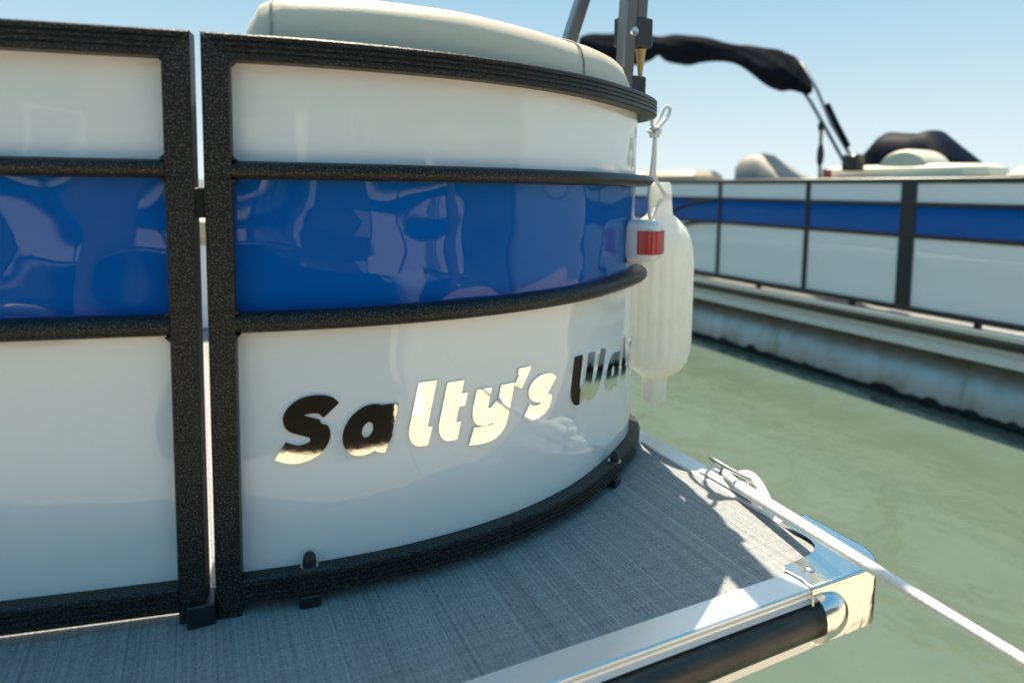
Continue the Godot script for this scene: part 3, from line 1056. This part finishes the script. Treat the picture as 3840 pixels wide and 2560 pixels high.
# ---------------------------------------------------------------- surroundings
func setting() -> void:
	var w := PlaneMesh.new()
	w.size = Vector2(900, 900)
	var o := mi("water", w, M.water, self)
	o.position.y = WATER
	tag(o, "green harbour water", "", "", "structure")
	var mast := thing("channel_marker", Vector3(60, WATER, -79), "thin faint marker pole standing far off above the tan seats", "marker")
	mi("pole", lathe([[.11, WATER - .5], [.09, 3.4], [.005, 3.5]], Vector3(60, 0, -79), 10), M.piling, mast)
	mi("sign_board", cbox(Vector3(59.8, 2.6, -79.2), Vector3(60.2, 3.1, -79.15), .01), M.white_gel, mast)
	# low far shore all round
	var nz := noise(81, 1.0)
	var rings := []
	for k in 121:
		var a := TAU * k / 120
		var d := Vector3(cos(a), 0, sin(a))
		var h := 3.0 + 2.2 * nz.get_noise_2d(cos(a) * 6, sin(a) * 6)
		rings.append(PackedVector3Array([d * 330 + Vector3(0, -1, 0), d * 350 + Vector3(0, h * .6, 0), d * 390 + Vector3(0, h, 0), d * 420 + Vector3(0, -1, 0)]))
	o = mi("shore", loft(rings, true, false, 80.0), M.shore, self)
	tag(o, "low far shore", "", "", "structure")
	# the dock in front of the bow, which the mirrored letters show
	var dock := Node3D.new()
	dock.name = "dock"
	add_child(dock)
	tag(dock, "sunlit plank dock in front of the bow", "", "", "structure")
	var rng := RandomNumberGenerator.new()
	rng.seed = 5
	var D := -.35
	for k in 19:
		var z := .52 + k * .146
		mi("plank", cbox(Vector3(-7, D - .038 + rng.randf_range(-.002, .002), z), Vector3(7, D + rng.randf_range(-.002, .002), z + .139), .004), M.plank, dock)
	for x in [-6.0, -3.0, 0.0, 3.0, 6.0]: mi("joist", cbox(Vector3(x - .05, D - .2, .55), Vector3(x + .05, D - .042, 3.27), .005), M.plank, dock)
	mi("float", cbox(Vector3(-6.8, WATER - .25, .6), Vector3(6.8, D - .205, 3.2), .03), M.black_plastic, dock)
	var where := ["far left of the dock", "just left of the bow", "just right of the bow", "far right of the dock"]
	var pi := 0
	for x in [-5.0, -2.1, 2.3, 5.2]:
		var p := thing("dock_piling", Vector3(x, WATER - .4, 3.45), "round timber piling with white cone cap, " + where[pi], "piling", "timber pilings along the dock")
		pi += 1
		mi("pile", lathe([[.13, WATER - .4], [.13, 1.55], [.125, 1.57]], Vector3(x, 0, 3.45), 20), M.piling, p)
		mi("pile_cap", lathe([[.14, 1.571], [.14, 1.59], [.005, 1.70]], Vector3(x, 0, 3.45), 20), M.white_gel, p)
	# mirrored in the letters: a black locker added for a dark figure, and a white bollard
	var g := thing("dock_stand_in", Vector3(.1, D, 1.7), "black locker added on the dock for the dark figure mirrored in the first letters", "stand_in_box")
	mi("body", cbox(Vector3(-.75, D + .003, 1.37), Vector3(.57, D + .52, 1.95), .02), M.matt_black, g)
	mi("lid", cbox(Vector3(-.77, D + .521, 1.35), Vector3(.59, D + .57, 1.97), .015), M.matt_black, g)
	mi("handle", tube(smooth([Vector3(-.2, D + .45, 1.368), Vector3(-.19, D + .43, 1.335), Vector3(-.1, D + .425, 1.33), Vector3(-.01, D + .43, 1.335), Vector3(0, D + .45, 1.368)], 4), .009, 8), M.steel, g)
	var w2 := thing("mooring_bollard", Vector3(.80, D, 1.66), "white bollard on the dock holding the mooring rope", "bollard")
	mi("column", lathe([[.11, D + .003], [.11, D + .02], [.095, D + .04], [.09, D + .42], [.10, D + .50], [.12, D + .54], [.125, D + .57], [.11, D + .60], [.005, D + .61]], Vector3(.80, 0, 1.66), 28), M.white_gel, w2)
	var bp := thing("added_float", Vector3(2.5, WATER, .30), "black cylindrical bumper added by the dock to darken the mirrored W", "dark_float")  # black cylinder added only to darken the reflection in the W
	mi("tube", lathe([[.05, -.70], [.16, -.66], [.20, -.56], [.20, .56], [.16, .66], [.05, .70]], Vector3(2.5, -.44, .31), 24, Basis(Vector3.FORWARD, PI / 2)), M.matt_black, bp)
	mi("end_eye", tube([Vector3(3.19, -.44, .31), Vector3(3.23, -.41, .31), Vector3(3.26, -.44, .31), Vector3(3.23, -.47, .31)], .012, 8, true), M.steel, bp)
	# boathouse added behind the dock as a dark backdrop for the blue band
	var h := thing("backdrop_boathouse", Vector3(0, WATER, 17), "long dark boathouse added unseen to darken the blue band reflection", "building")
	var Z0 := 15.0
	for k in 28:
		var x0 := -21.0 + k * 1.5
		mi("wall_board", cbox(Vector3(x0, WATER - .2, Z0), Vector3(x0 + 1.485, 4.2, Z0 + .12), .01), M.wall_boards, h)
	mi("back_wall", cbox(Vector3(-21, WATER - .2, Z0 + .125), Vector3(21, 4.15, Z0 + 6), .02), M.wall_boards, h)
	mi("roof", loft([PackedVector3Array([Vector3(-21.6, 4.1, Z0 - .7), Vector3(-21.6, 4.25, Z0 - .7), Vector3(-21.6, 5.9, Z0 + 3), Vector3(-21.6, 4.25, Z0 + 6.7), Vector3(-21.6, 4.1, Z0 + 6.7)]), PackedVector3Array([Vector3(21.6, 4.1, Z0 - .7), Vector3(21.6, 4.25, Z0 - .7), Vector3(21.6, 5.9, Z0 + 3), Vector3(21.6, 4.25, Z0 + 6.7), Vector3(21.6, 4.1, Z0 + 6.7)])]), M.roof_metal, h)
	for x in [-15.0, -10.0, -5.5, 2.0, 6.5, 12.0]:
		var f := mi("window", join([cbox(Vector3(x - .65, 1.0, Z0 - .06), Vector3(x - .55, 2.3, Z0 - .002), .01), cbox(Vector3(x + .55, 1.0, Z0 - .06), Vector3(x + .65, 2.3, Z0 - .002), .01), cbox(Vector3(x - .549, 1.0, Z0 - .06), Vector3(x + .549, 1.1, Z0 - .002), .01), cbox(Vector3(x - .549, 2.2, Z0 - .06), Vector3(x + .549, 2.3, Z0 - .002), .01)]), M.white_gel, h)
		mi("pane", cbox(Vector3(x - .549, 1.101, Z0 - .03), Vector3(x + .549, 2.199, Z0 - .015), .002), M.pane, f)
	mi("door", cbox(Vector3(-2.6, -.2, Z0 - .05), Vector3(-1.5, 2.1, Z0 - .002), .01), M.white_gel, h)

# ---------------------------------------------------------------- scene
func _ready() -> void:
	# camera: 23 mm lens with the frame shifted down, as the upright posts show
	var cam := Camera3D.new()
	cam.name = "camera"
	var at := CameraAttributesPhysical.new()
	at.frustum_focal_length = 23.05
	at.frustum_focus_distance = 1.08
	at.frustum_near = .05
	at.frustum_far = 2000.0
	at.exposure_aperture = 2.4
	at.exposure_shutter_speed = 100
	cam.attributes = at
	add_child(cam)
	cam.projection = Camera3D.PROJECTION_FRUSTUM
	cam.near = .05
	cam.far = 2000.0
	cam.size = .05 * 2560.0 / 2459.0
	cam.frustum_offset = Vector2(0, -.05 * (1280.0 - 921.0) / 2459.0)
	cam.position = Vector3(-.0083, .5666, .8958)
	cam.rotation_degrees = Vector3(-4.98, -25.70, .72)
	cam.current = true
	# sky
	var we := WorldEnvironment.new()
	we.name = "environment"
	var e := Environment.new()
	e.background_mode = Environment.BG_SKY
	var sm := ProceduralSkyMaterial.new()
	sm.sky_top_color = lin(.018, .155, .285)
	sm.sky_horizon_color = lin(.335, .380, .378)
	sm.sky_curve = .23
	sm.ground_bottom_color = lin(.05, .08, .06)
	sm.ground_horizon_color = lin(.40, .45, .45)
	sm.sun_angle_max = 50.0
	sm.sun_curve = .55
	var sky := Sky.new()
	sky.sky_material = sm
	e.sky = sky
	e.tonemap_mode = Environment.TONE_MAPPER_LINEAR
	e.tonemap_exposure = 2.55
	e.sdfgi_enabled = true
	e.ssao_enabled = true
	e.ssil_enabled = true
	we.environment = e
	add_child(we)
	# sun: high behind the boat
	var sun := DirectionalLight3D.new()
	sun.name = "sun"
	sun.light_energy = 1.22
	sun.light_color = Color(1.0, .95, .86)
	sun.light_angular_distance = .5
	sun.shadow_enabled = true
	add_child(sun)
	sun.look_at_from_position(Vector3.ZERO, Vector3(-.125, -1.0, .47), Vector3.FORWARD)

	materials()
	mat("plug", lin(.55, .36, .14), .5)
	mat("cream_gel", lin(.66, .61, .45), .4)
	setting()
	plan([Vector2(0, 0), Vector2(.03, .006), Vector2(.12, .022), Vector2(.22, .030), Vector2(.32, .028), Vector2(.42, .014), Vector2(.52, -.014), Vector2(.61, -.053), Vector2(.69, -.102), Vector2(.76, -.152), Vector2(.82, -.201), Vector2(.862, -.25), Vector2(.888, -.305), Vector2(.9, -.37), Vector2(.905, -.45), Vector2(.905, -.7), Vector2(.905, -1.2), Vector2(.905, -1.8), Vector2(.905, -2.4), Vector2(.905, -4.0), Vector2(.905, -6.0), Vector2(.905, -7.4)])
	near_boat()
	var fb := far_boat()
	again(fb, "pontoon boat moored behind the plank dock, mirrored in the blue band", Vector3(1.9, WATER, 7.2), PI)
	again(fb, "pontoon boat moored behind the dock, left of the one beside it", Vector3(-2.6, WATER, 7.6), PI)
	fender()
	mooring_line()
